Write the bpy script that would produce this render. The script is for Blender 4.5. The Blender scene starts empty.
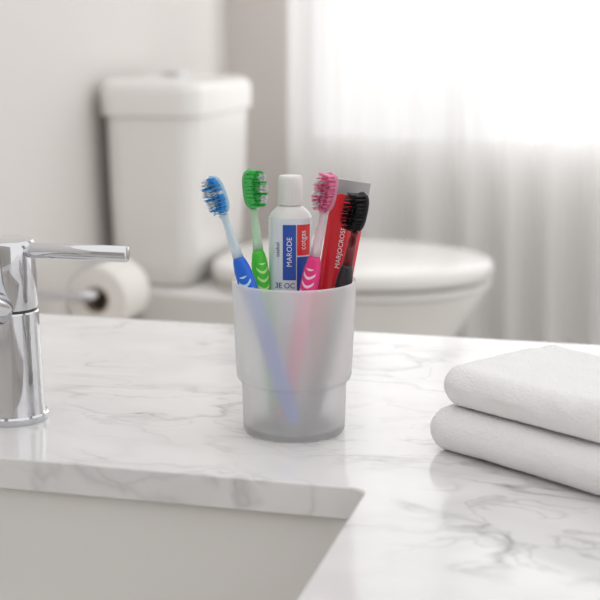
import bpy, bmesh, math, random
from mathutils import Vector, Matrix, noise
random.seed(7)
scn = bpy.context.scene
col = scn.collection
scn.view_settings.view_transform = 'Standard'

# ---------------------------------------------------------------- room frame
ANG = math.radians(-14.5)
U = Vector((math.cos(ANG), math.sin(ANG), 0)); V = Vector((-math.sin(ANG), math.cos(ANG), 0))
O = Vector((0, 1.218, 0))
CT = 0.82            # counter top height
FL = 0.07            # floor height
def W(a, b, z=0.0):
    return O + U*a + V*b + Vector((0, 0, z))

# ---------------------------------------------------------------- materials
def mat(name, color=(.8,.8,.8), rough=.5, metal=0.0, **kw):
    m = bpy.data.materials.new(name); m.use_nodes = True
    b = m.node_tree.nodes['Principled BSDF']
    b.inputs['Base Color'].default_value = (*color, 1)
    b.inputs['Roughness'].default_value = rough
    b.inputs['Metallic'].default_value = metal
    for k, v in kw.items():
        b.inputs[k.replace('_', ' ')].default_value = v
    return m
def nd(m, t, **kw):
    n = m.node_tree.nodes.new(t)
    for k, v in kw.items(): setattr(n, k, v)
    return n
def lk(m, a, b): m.node_tree.links.new(a, b)
def bsdf(m): return m.node_tree.nodes['Principled BSDF']
def math_node(m, op, a, b=None, clamp=False):
    n = nd(m, 'ShaderNodeMath', operation=op, use_clamp=clamp)
    for i, v in enumerate((a, b)):
        if v is None: continue
        if isinstance(v, (int, float)): n.inputs[i].default_value = v
        else: lk(m, v, n.inputs[i])
    return n.outputs[0]
def add_bump(m, scale, strength, dist=.001, detail=2):
    tc = nd(m, 'ShaderNodeTexCoord'); n = nd(m, 'ShaderNodeTexNoise')
    n.inputs['Scale'].default_value = scale; n.inputs['Detail'].default_value = detail
    lk(m, tc.outputs['Object'], n.inputs['Vector'])
    bp = nd(m, 'ShaderNodeBump'); bp.inputs['Strength'].default_value = strength
    bp.inputs['Distance'].default_value = dist
    lk(m, n.outputs['Fac'], bp.inputs['Height']); lk(m, bp.outputs[0], bsdf(m).inputs['Normal'])

def marble():
    m = mat('white_marble', (.8,.8,.8), .12, **{'Specular_IOR_Level': .6})
    tc = nd(m, 'ShaderNodeTexCoord')
    mp = nd(m, 'ShaderNodeMapping'); lk(m, tc.outputs['Object'], mp.inputs['Vector'])
    mp.inputs['Rotation'].default_value = (0, 0, .5); mp.inputs['Scale'].default_value = (1, 1.7, 1)
    w = nd(m, 'ShaderNodeTexNoise'); w.inputs['Scale'].default_value = 5; w.inputs['Detail'].default_value = 5
    lk(m, mp.outputs[0], w.inputs['Vector'])
    sc = nd(m, 'ShaderNodeVectorMath', operation='SCALE'); sc.inputs['Scale'].default_value = .22
    lk(m, w.outputs['Color'], sc.inputs[0])
    ad = nd(m, 'ShaderNodeVectorMath', operation='ADD')
    lk(m, mp.outputs[0], ad.inputs[0]); lk(m, sc.outputs[0], ad.inputs[1])
    def ridge(scale, width, off, pw=1.6):
        mo = nd(m, 'ShaderNodeVectorMath', operation='ADD'); mo.inputs[1].default_value = (off, off*.7, 0)
        lk(m, ad.outputs[0], mo.inputs[0])
        n = nd(m, 'ShaderNodeTexNoise'); n.inputs['Scale'].default_value = scale; n.inputs['Detail'].default_value = 3
        lk(m, mo.outputs[0], n.inputs['Vector'])
        d = math_node(m, 'ABSOLUTE', math_node(m, 'SUBTRACT', n.outputs['Fac'], .5))
        r = nd(m, 'ShaderNodeMapRange'); r.inputs['From Min'].default_value = 0; r.inputs['From Max'].default_value = width
        r.inputs['To Min'].default_value = 1; r.inputs['To Max'].default_value = 0
        lk(m, d, r.inputs['Value'])
        return math_node(m, 'POWER', r.outputs[0], pw)
    k = nd(m, 'ShaderNodeTexNoise'); k.inputs['Scale'].default_value = 6; lk(m, mp.outputs[0], k.inputs['Vector'])
    km = nd(m, 'ShaderNodeMapRange'); km.inputs['From Min'].default_value = .43; km.inputs['From Max'].default_value = .64
    lk(m, k.outputs['Fac'], km.inputs['Value'])
    v1 = math_node(m, 'MULTIPLY', ridge(5.5, .030, 3.1), km.outputs[0])
    v2 = math_node(m, 'MULTIPLY', ridge(11, .03, 8.4), math_node(m, 'MULTIPLY', km.outputs[0], .45))
    v3 = math_node(m, 'MULTIPLY', ridge(4, .16, 1.7), .16)
    s = math_node(m, 'ADD', math_node(m, 'ADD', math_node(m, 'MULTIPLY', v1, .60), v2), v3, True)
    mx = nd(m, 'ShaderNodeMix', data_type='RGBA')
    mx.inputs['A'].default_value = (.80, .79, .785, 1); mx.inputs['B'].default_value = (.34, .335, .34, 1)
    lk(m, s, mx.inputs['Factor']); lk(m, mx.outputs['Result'], bsdf(m).inputs['Base Color'])
    return m

M_marble = marble()
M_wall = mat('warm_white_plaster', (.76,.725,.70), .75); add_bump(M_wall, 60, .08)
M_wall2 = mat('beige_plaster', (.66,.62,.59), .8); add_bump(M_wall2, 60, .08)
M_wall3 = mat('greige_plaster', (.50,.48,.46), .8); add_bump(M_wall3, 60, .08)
M_floor = mat('pale_floor_tile', (.6,.58,.55), .4)
M_chrome = mat('chrome', (.66,.66,.68), .06, 1.0)
M_chrome_dark = mat('dark_gap', (.05,.05,.05), .4)
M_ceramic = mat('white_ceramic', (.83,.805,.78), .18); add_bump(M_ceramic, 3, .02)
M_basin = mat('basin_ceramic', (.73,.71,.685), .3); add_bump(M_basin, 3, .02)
M_paper = mat('tissue_paper', (.84,.80,.76), .9); add_bump(M_paper, 300, .3)
M_card = mat('cardboard_core', (.34,.27,.21), .9)
M_frame = mat('white_window_frame', (.75,.75,.75), .4)
M_cab = mat('white_lacquer', (.6,.59,.57), .4)
M_towel = mat('white_terry', (.90,.89,.89), .95, Sheen_Weight=.3)
def towel_bump(m):
    tc = nd(m, 'ShaderNodeTexCoord')
    n = nd(m, 'ShaderNodeTexNoise'); n.inputs['Scale'].default_value = 700; n.inputs['Detail'].default_value = 3
    v = nd(m, 'ShaderNodeTexVoronoi'); v.inputs['Scale'].default_value = 650
    lk(m, tc.outputs['Object'], n.inputs['Vector']); lk(m, tc.outputs['Object'], v.inputs['Vector'])
    h = math_node(m, 'ADD', n.outputs['Fac'], v.outputs['Distance'])
    bp = nd(m, 'ShaderNodeBump'); bp.inputs['Strength'].default_value = .5; bp.inputs['Distance'].default_value = .001
    lk(m, h, bp.inputs['Height']); lk(m, bp.outputs[0], bsdf(m).inputs['Normal'])
towel_bump(M_towel)

def frosted():
    m = mat('frosted_plastic', (1,1,1), .52, Transmission_Weight=1.0, IOR=1.2)
    t = m.node_tree; out = t.nodes['Material Output']
    d = nd(m, 'ShaderNodeBsdfDiffuse'); d.inputs['Color'].default_value = (.99,.99,.995,1)
    tr = nd(m, 'ShaderNodeBsdfTranslucent'); tr.inputs['Color'].default_value = (1,1,1,1)
    m1 = nd(m, 'ShaderNodeMixShader'); m1.inputs[0].default_value = .38
    lk(m, d.outputs[0], m1.inputs[1]); lk(m, tr.outputs[0], m1.inputs[2])
    m2 = nd(m, 'ShaderNodeMixShader'); m2.inputs[0].default_value = .56
    lk(m, bsdf(m).outputs[0], m2.inputs[1]); lk(m, m1.outputs[0], m2.inputs[2])
    lk(m, m2.outputs[0], out.inputs['Surface'])
    return m
M_cup = frosted()
M_cup_in = mat('frosted_inner_wall', (1,1,1), .42, Transmission_Weight=1.0, IOR=1.2)
def sheer():
    m = mat('sheer_curtain', (.9,.9,.9), .9)
    out = m.node_tree.nodes['Material Output']
    d = nd(m, 'ShaderNodeBsdfDiffuse'); d.inputs['Color'].default_value = (.91,.90,.89,1)
    tr = nd(m, 'ShaderNodeBsdfTranslucent'); tr.inputs['Color'].default_value = (.88,.88,.88,1)
    tp = nd(m, 'ShaderNodeBsdfTransparent')
    m1 = nd(m, 'ShaderNodeMixShader'); m1.inputs[0].default_value = .36
    lk(m, d.outputs[0], m1.inputs[1]); lk(m, tr.outputs[0], m1.inputs[2])
    m2 = nd(m, 'ShaderNodeMixShader'); m2.inputs[0].default_value = .18
    lk(m, m1.outputs[0], m2.inputs[1]); lk(m, tp.outputs[0], m2.inputs[2])
    lk(m, m2.outputs[0], out.inputs['Surface'])
    return m
M_sheer = sheer()

def chevron_mat(name, base, accent, freq=130, z0=.094):
    m = mat(name, base, .3)
    tc = nd(m, 'ShaderNodeTexCoord'); sp = nd(m, 'ShaderNodeSeparateXYZ')
    lk(m, tc.outputs['Object'], sp.inputs[0])
    ax = math_node(m, 'MULTIPLY', math_node(m, 'POWER', math_node(m, 'ABSOLUTE', sp.outputs['X']), 2), -170)
    s = math_node(m, 'FRACT', math_node(m, 'MULTIPLY', math_node(m, 'ADD', sp.outputs['Z'], ax), freq*1.3))
    st = math_node(m, 'GREATER_THAN', s, .68)
    g = math_node(m, 'LESS_THAN', sp.outputs['Z'], z0+.012)
    g2 = math_node(m, 'GREATER_THAN', sp.outputs['Z'], .070)
    g = math_node(m, 'MULTIPLY', g, g2)
    f = math_node(m, 'LESS_THAN', sp.outputs['Y'], -.0015)
    inner = math_node(m, 'LESS_THAN', math_node(m, 'ABSOLUTE', sp.outputs['X']), .0042)
    fac = math_node(m, 'MULTIPLY', math_node(m, 'MULTIPLY', st, g), math_node(m, 'MULTIPLY', f, inner))
    mx = nd(m, 'ShaderNodeMix', data_type='RGBA')
    mx.inputs['A'].default_value = (*base, 1); mx.inputs['B'].default_value = (*accent, 1)
    lk(m, fac, mx.inputs['Factor']); lk(m, mx.outputs['Result'], bsdf(m).inputs['Base Color'])
    return m

# ---------------------------------------------------------------- mesh helpers
def finish(name, bm, mats, smooth=True, parent=None, angle=None):
    bmesh.ops.recalc_face_normals(bm, faces=bm.faces)
    me = bpy.data.meshes.new(name); bm.to_mesh(me); bm.free()
    for mm in (mats if isinstance(mats, (list, tuple)) else [mats]): me.materials.append(mm)
    for p in me.polygons: p.use_smooth = smooth
    if smooth and angle: me.set_sharp_from_angle(angle=math.radians(angle))
    ob = bpy.data.objects.new(name, me); col.objects.link(ob)
    if parent: ob.parent = parent
    return ob
def rings_bm(rings, cap0=True, cap1=True, bm=None, mi=0, loop=False):
    bm = bm or bmesh.new()
    vs = [[bm.verts.new(p) for p in r] for r in rings]
    n = len(rings[0])
    pairs = list(zip(vs[:-1], vs[1:]))
    if loop: pairs.append((vs[-1], vs[0]))
    for r0, r1 in pairs:
        for i in range(n):
            f = bm.faces.new((r0[i], r0[(i+1)%n], r1[(i+1)%n], r1[i])); f.material_index = mi
    if not loop:
        if cap0: bm.faces.new(vs[0]).material_index = mi
        if cap1: bm.faces.new(vs[-1][::-1]).material_index = mi
    return bm
def circ(r, z, n=48, rx=None, ry=None, cx=0, cy=0):
    rx = rx or r; ry = ry or r
    return [(cx+rx*math.cos(2*math.pi*i/n), cy+ry*math.sin(2*math.pi*i/n), z) for i in range(n)]
def rrect(x0, x1, y0, y1, r, z, seg=8):
    pts = []
    for cx, cy, a0 in ((x1-r, y1-r, 0), (x0+r, y1-r, 90), (x0+r, y0+r, 180), (x1-r, y0+r, 270)):
        for i in range(seg+1):
            t = math.radians(a0 + 90*i/seg); pts.append((cx+r*math.cos(t), cy+r*math.sin(t), z))
    return pts
def lathe(name, prof, m, n=64, parent=None, angle=35):
    return finish(name, rings_bm([circ(max(r, 1e-5), z, n) for r, z in prof]), m, True, parent, angle)
def sweep(path, rad, n=20):
    """round tube along a list of points (local), rad number or list"""
    path = [Vector(p) for p in path]; rings = []; ref = Vector((0, 0, 1))
    t0 = (path[1]-path[0]).normalized()
    if abs(t0.dot(ref)) > .9: ref = Vector((0, 1, 0))
    for i, p in enumerate(path):
        t = (path[min(i+1, len(path)-1)]-path[max(i-1, 0)]).normalized()
        x = (ref - t*ref.dot(t)).normalized(); y = t.cross(x); ref = x
        r = rad[i] if isinstance(rad, (list, tuple)) else rad
        rings.append([p + x*r*math.cos(2*math.pi*k/n) + y*r*math.sin(2*math.pi*k/n) for k in range(n)])
    return rings
def box_bm(x0, x1, y0, y1, z0, z1, bm=None):
    bm = bm or bmesh.new()
    r = bmesh.ops.create_cube(bm, size=1)
    for v in r['verts']:
        v.co = Vector((x0+(v.co.x+.5)*(x1-x0), y0+(v.co.y+.5)*(y1-y0), z0+(v.co.z+.5)*(z1-z0)))
    return bm
def empty(name, loc, rot=0):
    e = bpy.data.objects.new(name, None); e.empty_display_size = .02; col.objects.link(e)
    e.location = loc; e.rotation_euler = (0, 0, rot); return e
def tag(o, label, cat, group=None):
    o['label'] = label; o['category'] = cat
    if group: o['group'] = group
def place(o, a, b, z, rot=ANG):
    o.location = W(a, b, z); o.rotation_euler = (0, 0, rot)
def bevel(o, w, seg=3, ang=35):
    md = o.modifiers.new('bevel', 'BEVEL'); md.width = w; md.segments = seg
    md.limit_method = 'ANGLE'; md.angle_limit = math.radians(ang); md.harden_normals = False

# ---------------------------------------------------------------- setting
def struct(name, x0, x1, y0, y1, z0, z1, m):
    o = finish(name, box_bm(x0, x1, y0, y1, z0, z1), m, False); place(o, 0, 0, 0); o['kind'] = 'structure'; return o
WL = -.814; WB = 2.353
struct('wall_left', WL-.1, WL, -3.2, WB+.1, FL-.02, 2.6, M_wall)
struct('floor', WL-.1, 2.6, -3.2, WB+.1, FL-.1, FL, M_floor)
struct('reflection_wall', WL, 2.5, -3.3, -3.2, FL, 2.6, M_wall3)  # unseen wall behind the camera, added to give the chrome something to reflect
# back wall with window opening
wx0, wx1, wz0, wz1 = -.61, 1.25, .775, 2.25
bm = box_bm(WL, wx0, WB, WB+.1, FL, 2.6); box_bm(wx1, 2.6, WB, WB+.1, FL, 2.6, bm)
box_bm(wx0, wx1, WB, WB+.1, FL, wz0, bm); box_bm(wx0, wx1, WB, WB+.1, wz1, 2.6, bm)
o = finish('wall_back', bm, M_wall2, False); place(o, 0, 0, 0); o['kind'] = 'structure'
bm = bmesh.new(); fy0, fy1, ft = WB+.02, WB+.07, .035
box_bm(wx0, wx0+ft, fy0, fy1, wz0, wz1, bm); box_bm(wx1-ft, wx1, fy0, fy1, wz0, wz1, bm)
box_bm(wx0, wx1, fy0, fy1, wz0, wz0+ft, bm); box_bm(wx0, wx1, fy0, fy1, wz1-ft, wz1, bm)
for xm in (-.19, .62): box_bm(xm-.025, xm+.025, fy0, fy1, wz0, wz1, bm)
o = finish('window_1', bm, M_frame, False); place(o, 0, 0, 0); o['kind'] = 'structure'

# curtain : pleated sheer
def curtain():
    x0, x1 = -.610, 1.5; n = 900; nz = 24; z0, z1 = FL+.015, 2.45
    bm = bmesh.new(); rows = []
    for j in range(nz+1):
        z = z0+(z1-z0)*j/nz; row = []
        for i in range(n+1):
            x = x0+(x1-x0)*i/n
            ph = 2*math.pi*x/.130 + 1.8*math.sin(x*7.3+.4*z)
            y = .022*math.sin(ph) + .008*math.sin(2*ph+1.3+z) + .006*noise.noise(Vector((x*20, z*1.5, 3)))
            row.append(bm.verts.new((x+.010*math.cos(ph), y, z)))
        rows.append(row)
    for j in range(nz):
        for i in range(n):
            bm.faces.new((rows[j][i], rows[j][i+1], rows[j+1][i+1], rows[j+1][i]))
    o = finish('curtain', bm, M_sheer); place(o, 0, WB-.085, 0)
    tag(o, 'sheer white pleated curtain hanging in front of the bright window', 'curtain')
    rod = finish('curtain_rod', rings_bm(sweep([(-.70, 0, 2.47), (1.55, 0, 2.47)], .011)), M_chrome)
    place(rod, 0, WB-.085, 0); tag(rod, 'slim metal rod carrying the sheer curtain', 'curtain rod')
    for xx in (-.68, 1.53):
        finish('bracket', rings_bm(sweep([(xx, 0, 2.47), (xx, .085, 2.47)], .007)), M_chrome, parent=rod)
curtain()

# ---------------------------------------------------------------- countertop with sink cutout
ca0, ca1, cb0, cb1 = WL+.003, 1.25, -.92, 0.0
sa0, sa1, sb0, sb1 = -.42, .150, -.80, -.4215
def countertop():
    bm = bmesh.new(); th = .021
    outer = [(ca0, cb0), (ca1, cb0), (ca1, cb1), (ca0, cb1)]
    inner = [(p[0], p[1]) for p in rrect(sa0, sa1, sb0, sb1, .010, 0, 8)]
    def loop(pts, z): return [bm.verts.new((p[0], p[1], z)) for p in pts]
    L = {}
    for z in (0, -th):
        vo, vi = loop(outer, z), loop(inner, z); L[z] = (vo, vi)
        ed = []
        for vs in (vo, vi):
            for i in range(len(vs)): ed.append(bm.edges.new((vs[i], vs[(i+1)%len(vs)])))
        bmesh.ops.triangle_fill(bm, edges=ed, use_beauty=True)
    for k in (0, 1):
        a, b = L[0][k], L[-th][k]
        for i in range(len(a)):
            bm.faces.new((a[i], a[(i+1)%len(a)], b[(i+1)%len(a)], b[i]))
    o = finish('countertop', bm, M_marble, False); place(o, 0, 0, CT)
    bevel(o, .0016, 3, 40)
    tag(o, 'polished white marble countertop with grey veins and sink cutout', 'countertop')
countertop()

def sink():
    g = .006
    zt = -.0212
    inner = [(-g, zt), (-g+.001, zt-.01), (.004, zt-.06), (.012, zt-.10), (.03, zt-.128), (.07, zt-.14), (.15, zt-.145)]
    outer = [(.15, zt-.153), (.06, zt-.148), (.02, zt-.136), (.002, zt-.105), (-.012, zt-.03), (-.014, zt-.012), (-.03, zt-.010), (-.03, zt)]
    def R(d, z):
        r = max(.02, .035+d*.2)
        return rrect(sa0+d, sa1-d, sb0+d, sb1-d, r, z, 8)
    rs = [R(d, z) for d, z in inner] + [R(d, z) for d, z in outer]
    root = empty('sink', W(0, 0, CT), ANG)
    bm = rings_bm(rs, False, False, loop=True)
    rings_bm([R(.15, zt-.1449), R(.15, zt-.1531)], True, True, bm=bm)
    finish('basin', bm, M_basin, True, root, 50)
    dr = lathe('drain', [(0, 0), (.022, 0), (.024, .002), (.018, .003), (.0, .0028)], M_chrome, 32, root)
    dr.location = ((sa0+sa1)/2, (sb0+sb1)/2, zt-.1447)
    tag(root, 'undermount off-white ceramic sink below the marble cutout', 'sink')
sink()

def vanity():
    root = empty('vanity_cabinet', W(0, 0, FL), ANG)
    h = CT-.0215-FL
    bm = box_bm(ca0+.01, ca0+.028, cb0+.03, cb1-.01, 0, h)
    box_bm(ca1-.03, ca1-.012, cb0+.03, cb1-.01, 0, h, bm)
    box_bm(ca0+.028, ca1-.03, cb1-.028, cb1-.01, 0, h, bm)
    box_bm(ca0+.028, ca1-.03, cb0+.03, cb1-.028, .06, .08, bm)
    finish('body', bm, M_cab, False, root)
    n = 4; w = (ca1-ca0-.03)/n
    for i in range(n):
        x = ca0+.012+i*w
        d = finish('door', box_bm(x+.002, x+w-.002, cb0+.012, cb0+.029, .02, h-.004), M_cab, False, root)
        finish('handle', rings_bm(sweep([(x+w*.8, cb0+.011, h-.2), (x+w*.8, cb0-.01, h-.2), (x+w*.8, cb0-.01, h-.08), (x+w*.8, cb0+.011, h-.08)], .004, 10)), M_chrome, True, d)
    tag(root, 'white vanity cabinet carrying the marble countertop', 'cabinet')
vanity()

# ---------------------------------------------------------------- faucet
def faucet():
    root = empty('faucet', (-.2035, .924, CT), ANG)
    lathe('base', [(0, 0), (.0245, 0), (.0250, .001), (.0250, .0045), (.0240, .0058), (0, .0058)], M_chrome, 64, root)
    lathe('body', [(0, .0058), (.0228, .0058), (.0222, .012), (.0210, .060), (.0207, .0775), (.0199, .0785), (.0, .0785)], M_chrome, 64, root)
    lathe('joint_ring', [(0, .0785), (.0192, .0785), (.0192, .0805), (0, .0805)], M_chrome_dark, 48, root)
    lathe('cap', [(0, .0805), (.0199, .0805), (.0204, .0815), (.0202, .122), (.0198, .1255), (.0186, .1280), (.015, .1288), (0, .1289)], M_chrome, 64, root)
    finish('lever', rings_bm(sweep([(.010, 0, .1212), (.0195, 0, .1212), (.05, 0, .1212), (.0885, 0, .1212), (.0895, 0, .1212), (.0900, 0, .1212)], [.0056, .0056, .0056, .0056, .0052, .004], 32)), M_chrome, True, root, 35)
    path = []
    for i in range(25):
        t = i/24
        y = -.016-.125*t; z = .082+.022*math.sin(t*math.pi*.62)-.018*max(0, t-.6)*2.0
        path.append((0, y, z))
    finish('spout', rings_bm(sweep(path, .0118, 32)), M_chrome, True, root, 50)
    e = path[-1]
    finish('aerator', rings_bm([[(p[0], p[1]+e[1]+.004, p[2]+e[2]-.018) for p in circ(.009, 0, 32)], [(p[0], p[1]+e[1]+.004, p[2]+e[2]-.006) for p in circ(.009, 0, 32)]]), M_chrome, True, root, 35)
    tag(root, 'polished chrome single-lever basin faucet on the marble countertop', 'faucet')
faucet()

# ---------------------------------------------------------------- toilet
def egg(a0, a1, hw, z, n=64, back=3.2):
    pts = []; ac = a0+(a1-a0)*.45
    for i in range(n):
        t = 2*math.pi*i/n; c, s = math.cos(t), math.sin(t)
        if c >= 0: rx = a1-ac
        else: rx = ac-a0
        e = 2.05 if c >= 0 else back
        x = ac+rx*math.copysign(abs(c)**(2/e), c)
        pts.append((x, hw*math.copysign(abs(s)**(2/e), s), z))
    return pts
def toilet():
    root = empty('toilet', W(WL+.016, 1.61, FL), ANG)
    rs = [egg(.08, .57, .125, 0), egg(.07, .58, .13, .02), egg(.07, .60, .14, .14), egg(.06, .65, .16, .28),
          egg(.04, .72, .19, .38), egg(.03, .765, .222, .45), egg(.03, .785, .238, .485), egg(.035, .781, .232, .492)]
    finish('bowl', rings_bm(rs), M_ceramic, True, root, 60)
    zb = .4922
    def rr(d, z, x1=.215, hw=.202, x0=.012, r=.045): return rrect(x0+d*.3, x1-d, -hw+d, hw-d, r, z, 10)
    rs = [rr(.035, zb), rr(.022, zb+.01), rr(.012, zb+.06), rr(.004, zb+.2), rr(0, .846)]
    finish('tank', rings_bm(rs), M_ceramic, True, root, 50)
    K = (.220, .207, .004)
    rs = [rr(.004, .8462, *K), rr(-.003, .850, *K), rr(-.004, .895, *K), rr(0, .908, *K), rr(.008, .916, *K), rr(.022, .921, *K, .035), rr(.06, .923, *K, .03)]
    finish('tank_lid', rings_bm(rs), M_ceramic, True, root, 60)
    bt = lathe('flush_button', [(0, 0), (.030, 0), (.030, .007), (.026, .010), (0, .010)], M_chrome, 32, root); bt.location = (.105, 0, .9232)
    zs = .4924
    finish('seat', rings_bm([egg(.225, .788, .236, zs), egg(.222, .795, .242, zs+.004), egg(.222, .795, .242, zs+.011), egg(.226, .789, .237, zs+.014)]), M_ceramic, True, root, 50)
    zl = zs+.020
    finish('lid_gap_shade', rings_bm([egg(.25, .765, .21, zs+.0142), egg(.25, .765, .21, zl-.0002)]), M_chrome_dark, True, root, 50)  # near-black filler, paints the shade in the gap between seat and lid
    finish('lid', rings_bm([egg(.225, .785, .235, zl), egg(.218, .793, .243, zl+.002), egg(.214, .799, .249, zl+.010), egg(.214, .799, .249, zl+.024), egg(.218, .793, .243, zl+.032), egg(.23, .778, .228, zl+.0355), egg(.28, .72, .17, zl+.0375), egg(.38, .59, .08, zl+.0385)]), M_ceramic, True, root, 60)
    for s in (-.08, .08):
        finish('hinge', rings_bm(sweep([(.2255, s-.02, zs+.012), (.2255, s+.02, zs+.012)], .0095, 20)), M_chrome, True, root, 40)
    tag(root, 'white ceramic toilet with closed lid and tank against the wall', 'toilet')
toilet()

# ---------------------------------------------------------------- toilet paper
def tp():
    bN, bF, ax, z = 1.085, 1.205, -.668, .614
    root = empty('toilet_paper_holder', W(WL, bN-.025, z), ANG)
    rs = [[(x, p[0], p[1]) for p in circ(r, 0, 40)] for x, r in ((.0005, .026), (.006, .026), (.009, .022), (.010, .012))]
    finish('wall_plate', rings_bm(rs), M_chrome, True, root, 40)
    d = ax-WL
    path = [(.008, 0, 0), (d-.02, 0, 0)] + [(d-.02+.02*math.sin(t*math.pi/8), .02-.02*math.cos(t*math.pi/8), 0) for t in range(1, 5)] + [(d, .155, 0)]
    finish('arm', rings_bm(sweep(path, .0095, 20)), M_chrome, True, root, 50)
    tag(root, 'chrome wall-mounted toilet paper holder beside the toilet', 'toilet paper holder')
    roll = empty('toilet_paper_roll', W(ax, (bN+bF)/2, z-.0115), ANG)
    L = (bF-bN)/2
    def ring(r, y): return [(p[0], y, p[1]) for p in circ(r, 0, 64)]
    finish('paper', rings_bm([ring(.0255, -L), ring(.0575, -L), ring(.060, -L+.003), ring(.060, L-.003), ring(.0575, L), ring(.0255, L)], loop=True), M_paper, True, roll, 50)
    finish('core', rings_bm([ring(.0215, -L+.0005), ring(.0252, -L+.0005), ring(.0252, L-.0005), ring(.0215, L-.0005)], loop=True), M_card, True, roll, 50)
    bm = bmesh.new(); rows = []
    pts = [(.0606*math.cos(t), .0606*math.sin(t)) for t in [math.radians(60+120*i/12) for i in range(13)]] + [(-.0608, -.02), (-.061, -.05), (-.060, -.075)]
    for x, zz in pts: rows.append([bm.verts.new((x, y, zz)) for y in (-L+.001, L-.001)])
    for i in range(len(rows)-1): bm.faces.new((rows[i][0], rows[i][1], rows[i+1][1], rows[i+1][0]))
    finish('loose_sheet', bm, M_paper, True, roll)
    tag(roll, 'white toilet paper roll on the chrome wall holder', 'toilet paper')
tp()

# ---------------------------------------------------------------- tumbler
CX, CY = -.004, .896
def tumbler():
    prof = [(0, 0), (.031, 0), (.0335, .0006), (.0348, .0022), (.0351, .006), (.0357, .0340), (.0361, .0362),
            (.0385, .0378), (.0392, .0395), (.0396, .045), (.0419, .100), (.0420, .1040), (.0415, .1050), (.0410, .1050),
            (.0406, .1038), (.0383, .045), (.0378, .0402), (.0350, .0378), (.0345, .0340), (.0338, .009), (.0328, .0056), (.030, .0042), (0, .0040)]
    n = 96
    bm = rings_bm([circ(max(r, 1e-5), z, n) for r, z in prof])
    bm.faces.ensure_lookup_table()
    for i, f in enumerate(bm.faces):
        if i//n >= 14: f.material_index = 1
    bm.faces[(len(prof)-1)*n].material_index = 0
    o = finish('tumbler', bm, [M_cup, M_cup_in], True, None, 60); o.location = (CX, CY, CT)
    tag(o, 'frosted translucent white tumbler holding toothbrushes and toothpaste tubes', 'tumbler')
tumbler()
def P(dx, dy, h): return Vector((CX+dx, CY+dy, CT+h))
def orient(root, base, tip, facing):
    z = (tip-base).normalized(); f = Vector(facing); y = -(f-z*f.dot(z)).normalized(); x = y.cross(z)
    m = Matrix((x, y, z)).transposed().to_4x4(); m.translation = base; root.matrix_world = m
    return (tip-base).length

def toothbrush(label, base, tip, facing, mh, mn, mb1, mb2, pattern, mhead, nk=.059):
    root = empty('toothbrush', (0, 0, 0)); L = orient(root, base, tip, facing)
    def E(z, rx, ry, cy=0, n=28): return [(rx*math.cos(2*math.pi*i/n), cy+ry*math.sin(2*math.pi*i/n), z) for i in range(n)]
    zh = L-nk
    H = [(0, .002, .0018), (.001, .0036, .0030), (.004, .0048, .0038), (.02, .0056, .0042), (.05, .0056, .0042), (.08, .0058, .0044), (zh-.016, .0062, .0047), (zh-.007, .0058, .0044), (zh-.001, .0046, .0037), (zh+.002, .0036, .0031)]
    finish('handle', rings_bm([E(*h) for h in H]), mh, True, root)
    N = [(zh+.0018, .0037, .0032), (zh+.010, .0032, .0029), (zh+.02, .0027, .0025), (L-.034, .0023, .0021), (L-.029, .0026, .0019), (L-.027, .0038, .0017)]
    finish('neck', rings_bm([E(*h) for h in N]), mn, True, root)
    hl = .0275; rs = []
    for i in range(15):
        t = i/14; w = .0062*(max(0, 1-abs(2*t-1)**3.2))**.5+.0006
        rs.append(E(L-hl+hl*t, w, .0019*(.5+.5*(1-abs(2*t-1)**4))))
    finish('head', rings_bm(rs), mhead, True, root)
    bm = bmesh.new()
    nr, ncv = 10, 4
    for r in range(nr):
        for c in range(ncv):
            zz = L-hl+.0026+(hl-.0052)*r/(nr-1); wmax = .0049*(1-abs(2*r/(nr-1)-1)**3*.45)
            xx = wmax*(2*c/(ncv-1)-1); mi = pattern(r, c)
            ln = .0100+(.0014 if r > 7 else 0)+(.0006 if c in (0, 3) else 0)
            for s in range(12):
                a = random.random()*6.283; rr = .00090*math.sqrt(random.random())
                p0 = Vector((xx+rr*math.cos(a), -.0014, zz+rr*math.sin(a)))
                sp = .0012
                p1 = Vector((xx*1.10+rr*math.cos(a)*1.2+random.uniform(-sp, sp)*.3, -.0014-ln*random.uniform(.97, 1.01), zz+rr*math.sin(a)*1.2+random.uniform(-sp, sp)*.3))
                rings_bm([[q+Vector((.00020*math.cos(k*2.094), 0, .00020*math.sin(k*2.094))) for k in range(3)] for q in (p0, p1)], False, True, bm, mi)
    finish('bristles', bm, [mb1, mb2], False, root)
    tag(root, label, 'toothbrush', 'toothbrushes in the frosted tumbler')
    return root
c_white = mat('white_bristle', (.90,.93,.95), .5)
c_blue = mat('blue_bristle', (.02,.42,.90), .45); c_green = mat('green_bristle', (.03,.66,.10), .45)
c_pink = mat('pink_bristle', (.95,.26,.48), .45); c_black = mat('black_bristle', (.012,.012,.014), .5)
def clear(n, c): return mat(n, c, .2, Transmission_Weight=.35)
toothbrush('blue and white toothbrush with blue and white bristles leaning outward', P(.001,-.022,.0095), P(-.0555,-.002,.1750), (-.25,-1,.15),
    chevron_mat('blue_handle', (.01,.13,.66), (.45,.72,.95)), clear('blue_neck', (.72,.85,.93)), c_blue, c_white, lambda r, c: 1 if (c in (0, 1) and r % 3 != 1) or r in (5,) else 0, clear('blue_head', (.5,.75,.92)))
toothbrush('green toothbrush with green and white bristles', P(-.013,.004,.0095), P(-.0300,.012,.1785), (.55,-1,0),
    chevron_mat('green_handle', (.06,.56,.03), (.50,.85,.30)), clear('green_neck', (.62,.86,.62)), c_green, c_white, lambda r, c: 1 if c >= 2 and r % 3 != 0 else 0, clear('green_head', (.15,.65,.2)), .057)
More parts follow.
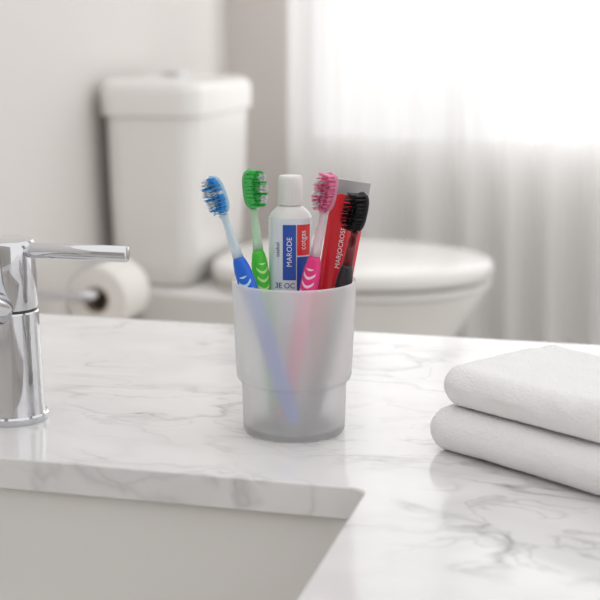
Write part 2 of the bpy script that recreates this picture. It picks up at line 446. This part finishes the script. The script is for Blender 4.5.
toothbrush('pink toothbrush with pink and white bristles', P(-.008,-.0095,.0095), P(.0250,-.0045,.1780), (-.45,-1,0),
    chevron_mat('pink_handle', (.80,.03,.22), (.95,.62,.76)), clear('pink_neck', (.92,.74,.80)), c_pink, c_white, lambda r, c: 1 if c in (0, 1) and r % 3 == 1 else 0, clear('pink_head', (.88,.40,.55)))
m_blk = mat('black_handle', (.015,.014,.016), .3); add_bump(m_blk, 80, .02)
toothbrush('black toothbrush with dark bristles leaning outward', P(.014,-.002,.0095), P(.0460,-.006,.1650), (-.75,-1,.1),
    chevron_mat('black_handle_grey', (.015,.014,.016), (.22,.20,.22), 90, .075), mat('dark_red_neck', (.16,.012,.018), .3), c_black, c_black, lambda r, c: 0, m_blk, .052)

# ---------------------------------------------------------------- toothpaste tubes
def tube_dims(t, w0, w1, d0, d1):
    s = t**.75
    return w0+(w1-w0)*t, d0+(d1-d0)*s
class Tube:
    def __init__(s, z_crimp, z_sh, w0, w1, d0, d1): s.a = (w0, w1, d0, d1); s.zc = z_crimp; s.zs = z_sh
    def wd(s, z):
        t = min(1, max(0, (z-s.zc)/(s.zs-s.zc))); return tube_dims(t, *s.a)
    def front(s, x, z, off):
        w, d = s.wd(z); q = min(.999, abs(x)/w); return -(d*math.sqrt(1-q*q))-off
def conform(me, T, off):
    for v in me.vertices: v.co.y = T.front(v.co.x, v.co.z, off)
def patch(name, T, x0, x1, z0, z1, m, off, parent, nx=10, nz=12):
    bm = bmesh.new(); g = [[bm.verts.new((x0+(x1-x0)*i/nx, T.front(x0+(x1-x0)*i/nx, z0+(z1-z0)*j/nz, off), z0+(z1-z0)*j/nz)) for i in range(nx+1)] for j in range(nz+1)]
    for j in range(nz):
        for i in range(nx): bm.faces.new((g[j][i], g[j][i+1], g[j+1][i+1], g[j+1][i]))
    return finish(name, bm, m, True, parent)
def lettering(text, T, cx, cz, size, ang, m, off, parent, stretch=1.0, bold=.01):
    cu = bpy.data.curves.new('lettering', 'FONT'); cu.body = text; cu.size = size; cu.align_x = 'CENTER'; cu.align_y = 'CENTER'; cu.offset = size*bold
    cu.resolution_u = 3
    to = bpy.data.objects.new('tmp', cu); col.objects.link(to); bpy.context.view_layer.update()
    me = bpy.data.meshes.new_from_object(to.evaluated_get(bpy.context.evaluated_depsgraph_get()))
    bpy.data.objects.remove(to)
    ca, sa = math.cos(ang), math.sin(ang)
    for v in me.vertices:
        x, y = v.co.x*stretch, v.co.y
        v.co = Vector((cx+x*ca-y*sa, 0, cz+x*sa+y*ca))
    conform(me, T, off); me.materials.clear(); me.materials.append(m)
    o = bpy.data.objects.new('lettering', me); col.objects.link(o); o.parent = parent; return o

M_tube_white = mat('white_tube_foil', (.74,.79,.82), .25, Coat_Weight=.3); add_bump(M_tube_white, 25, .15, .002)
M_tube_red = mat('red_tube_foil', (.68,.012,.025), .3, Coat_Weight=.3); add_bump(M_tube_red, 25, .15, .002)
M_navy = mat('blue_print', (.02,.08,.42), .3); M_redp = mat('red_print', (.76,.03,.035), .3)
M_cap = mat('white_cap', (.80,.79,.77), .35); M_ink = mat('white_ink', (.85,.85,.87), .4); M_silver = mat('silver_crimp', (.50,.49,.50), .35, .6)
M_dkink = mat('navy_ink', (.03,.05,.16), .4)

def body_rings(T, n=48):
    rs = []
    N = 24
    for i in range(N+1):
        z = T.zc+(T.zs-T.zc)*i/N; w, d = T.wd(z)
        rs.append([(w*math.cos(2*math.pi*k/n), d*math.sin(2*math.pi*k/n), z) for k in range(n)])
    return rs
def cap_mesh(z0, z1, r0, r1, parent, m, ridges=28):
    rs = []; n = ridges*4
    for f, k in ((0, .97), (.05, 1), (.88, 1), (.96, .97), (1.0, .90), (1.0, .5)):
        r = (r0+(r1-r0)*f)*k
        rs.append([((r+(.00025 if (i//2) % 2 else 0))*math.cos(2*math.pi*i/n), (r+(.00025 if (i//2) % 2 else 0))*math.sin(2*math.pi*i/n), z0+(z1-z0)*f) for i in range(n)])
    return finish('cap', rings_bm(rs), m, True, parent, 40)

root = empty('toothpaste_tube', (0, 0, 0)); orient(root, P(-.0030, .013, .0065), P(-.0025, .0145, .170), (0, -1, 0))
T = Tube(.004, .139, .0150, .0146, .0012, .0122)
finish('tube_body', rings_bm(body_rings(T)), M_tube_white, True, root, 40)
finish('crimp', box_bm(-.0152, .0152, -.0009, .0009, 0, .0045), M_silver, False, root)
sh = rings_bm([circ(1, .139, 48, .0146, .0122), circ(1, .1425, 48, .0128, .0112), circ(1, .146, 48, .0090, .0085), circ(1, .1475, 48, .0072, .0072)])
finish('shoulder', sh, M_cap, True, root, 50)
cap_mesh(.1476, .1672, .0084, .0078, root, M_cap)
patch('printed_panel', T, -.0050, .0040, .097, .1350, M_navy, .00025, root)
patch('printed_panel', T, .0046, .0132, .114, .1350, M_redp, .00025, root)
patch('printed_panel', T, .0046, .0132, .088, .1130, M_navy, .00025, root)
lettering('MARODE', T, -.0004, .1165, .0050, math.pi/2, M_ink, .0005, root, 1.0, 0)
lettering('cotgas', T, .0088, .1245, .0052, math.pi/2, M_ink, .0005, root, 1.0, 0)
lettering('osahol', T, -.0084, .118, .0038, math.pi/2, M_dkink, .0004, root, 1.0, 0)
lettering('3E OC', T, -.0035, .0930, .0054, 0, M_dkink, .0005, root, .9, 0)
tag(root, 'white toothpaste tube with blue and red print, cap upward', 'toothpaste tube', 'toothpaste tubes in the tumbler')
root = empty('toothpaste_tube', (0, 0, 0)); L = orient(root, P(.012, .018, .0065), P(.0395, .016, .1700), (.12, -1, 0))
T = Tube(L-.010, .026, .0125, .0112, .0012, .0098)
finish('tube_body', rings_bm(body_rings(T)), M_tube_red, True, root, 40)
finish('crimp', box_bm(-.0127, .0127, -.0010, .0010, L-.0105, L), M_silver, False, root)
finish('shoulder', rings_bm([circ(1, .026, 48, .0112, .0098), circ(1, .022, 48, .0095, .0085), circ(1, .0195, 48, .0065, .0065)]), M_cap, True, root, 50)
cap_mesh(.0194, .002, .0080, .0076, root, M_cap)
lettering('MARJOCROSE', T, -.0010, L-.046, .0046, math.pi/2, M_ink, .0005, root, 1.0, 0)
tag(root, 'red toothpaste tube with silver crimped end upward', 'toothpaste tube', 'toothpaste tubes in the tumbler')

# ---------------------------------------------------------------- towels
def towel(corner, rot, La, Lb, T, z, seed, label):
    n = 130; m = 170; rings = []
    def prof(s):
        r = T/2; per = [math.pi*r, Lb-2*r, math.pi*r, Lb-2*r]; tot = sum(per); d = s*tot
        if d < per[0]:
            t = d/r; return (r-r*math.sin(t), r-r*math.cos(t), -math.sin(t), -math.cos(t))
        d -= per[0]
        if d < per[1]: return (r+d, T, 0, 1)
        d -= per[1]
        if d < per[2]:
            t = d/r; return (Lb-r+r*math.sin(t), r+r*math.cos(t), math.sin(t), math.cos(t))
        d -= per[2]
        return (Lb-r-d, 0, 0, -1)
    for j in range(m+1):
        x = La*j/m
        e = min(x, La-x); er = .012
        k = 1.0 if e > er else math.sqrt(max(.0, 1-((er-e)/er)**2))*.9+.1
        ring = []
        for i in range(n):
            y, zz, ny, nz = prof(i/n)
            zz = T/2+(zz-T/2)*k
            if y < .02: y = y+(1-k)*.012*(1-y/.02)
            q = Vector((x*14+seed, y*14, zz*20))
            w = .0018*noise.noise(q)+.0008*noise.noise(q*4)+.0004*noise.noise(q*30)
            if zz < T*.5: w *= .3
            zz2 = zz + nz*w + (.0022*noise.noise(Vector((x*9, y*9, seed))) if zz > T*.5 else 0)
            ring.append((x+.003*noise.noise(Vector((y*12, zz*30, seed)))*k, y+ny*w*1.3, max(0, zz2)))
        rings.append(ring)
    o = finish('towel', rings_bm(rings), M_towel, True)
    o.location = (corner[0], corner[1], z); o.rotation_euler = (0, 0, rot)
    tag(o, label, 'towel', 'folded towels on the countertop')
    return o
TR = math.radians(-48)
towel((.080, .850), TR, .30, .140, .0285, CT+.0004, 3.3, 'folded white terry towel lying on the marble countertop')
towel((.089, .850), TR, .29, .118, .0270, CT+.0296, 9.1, 'folded white terry towel stacked on another towel')

# ---------------------------------------------------------------- lights
w = bpy.data.worlds.new('world'); scn.world = w; w.use_nodes = True
bg = w.node_tree.nodes['Background']; bg.inputs[0].default_value = (.995, .998, 1, 1); bg.inputs[1].default_value = 1.15
def area(name, loc, target, sx, sy, e, c=(1,1,1)):
    l = bpy.data.lights.new(name, 'AREA'); l.shape = 'RECTANGLE'; l.size = sx; l.size_y = sy; l.energy = e; l.color = c
    o = bpy.data.objects.new(name, l); col.objects.link(o); o.location = loc
    o.rotation_euler = (Vector(target)-Vector(loc)).to_track_quat('-Z', 'Y').to_euler(); return o
area('window_daylight', W(.35, WB+.35, 1.55), W(.35, 0, 1.35), 1.7, 1.5, 21)

# ---------------------------------------------------------------- camera
cam = bpy.data.cameras.new('camera'); co = bpy.data.objects.new('camera', cam); col.objects.link(co)
co.location = (0, 0, 1.09); co.rotation_euler = (math.radians(90-11.31), 0, 0)
cam.sensor_width = 36; cam.lens = 81
cam.dof.use_dof = True; cam.dof.focus_distance = .91; cam.dof.aperture_fstop = 8.5
scn.camera = co
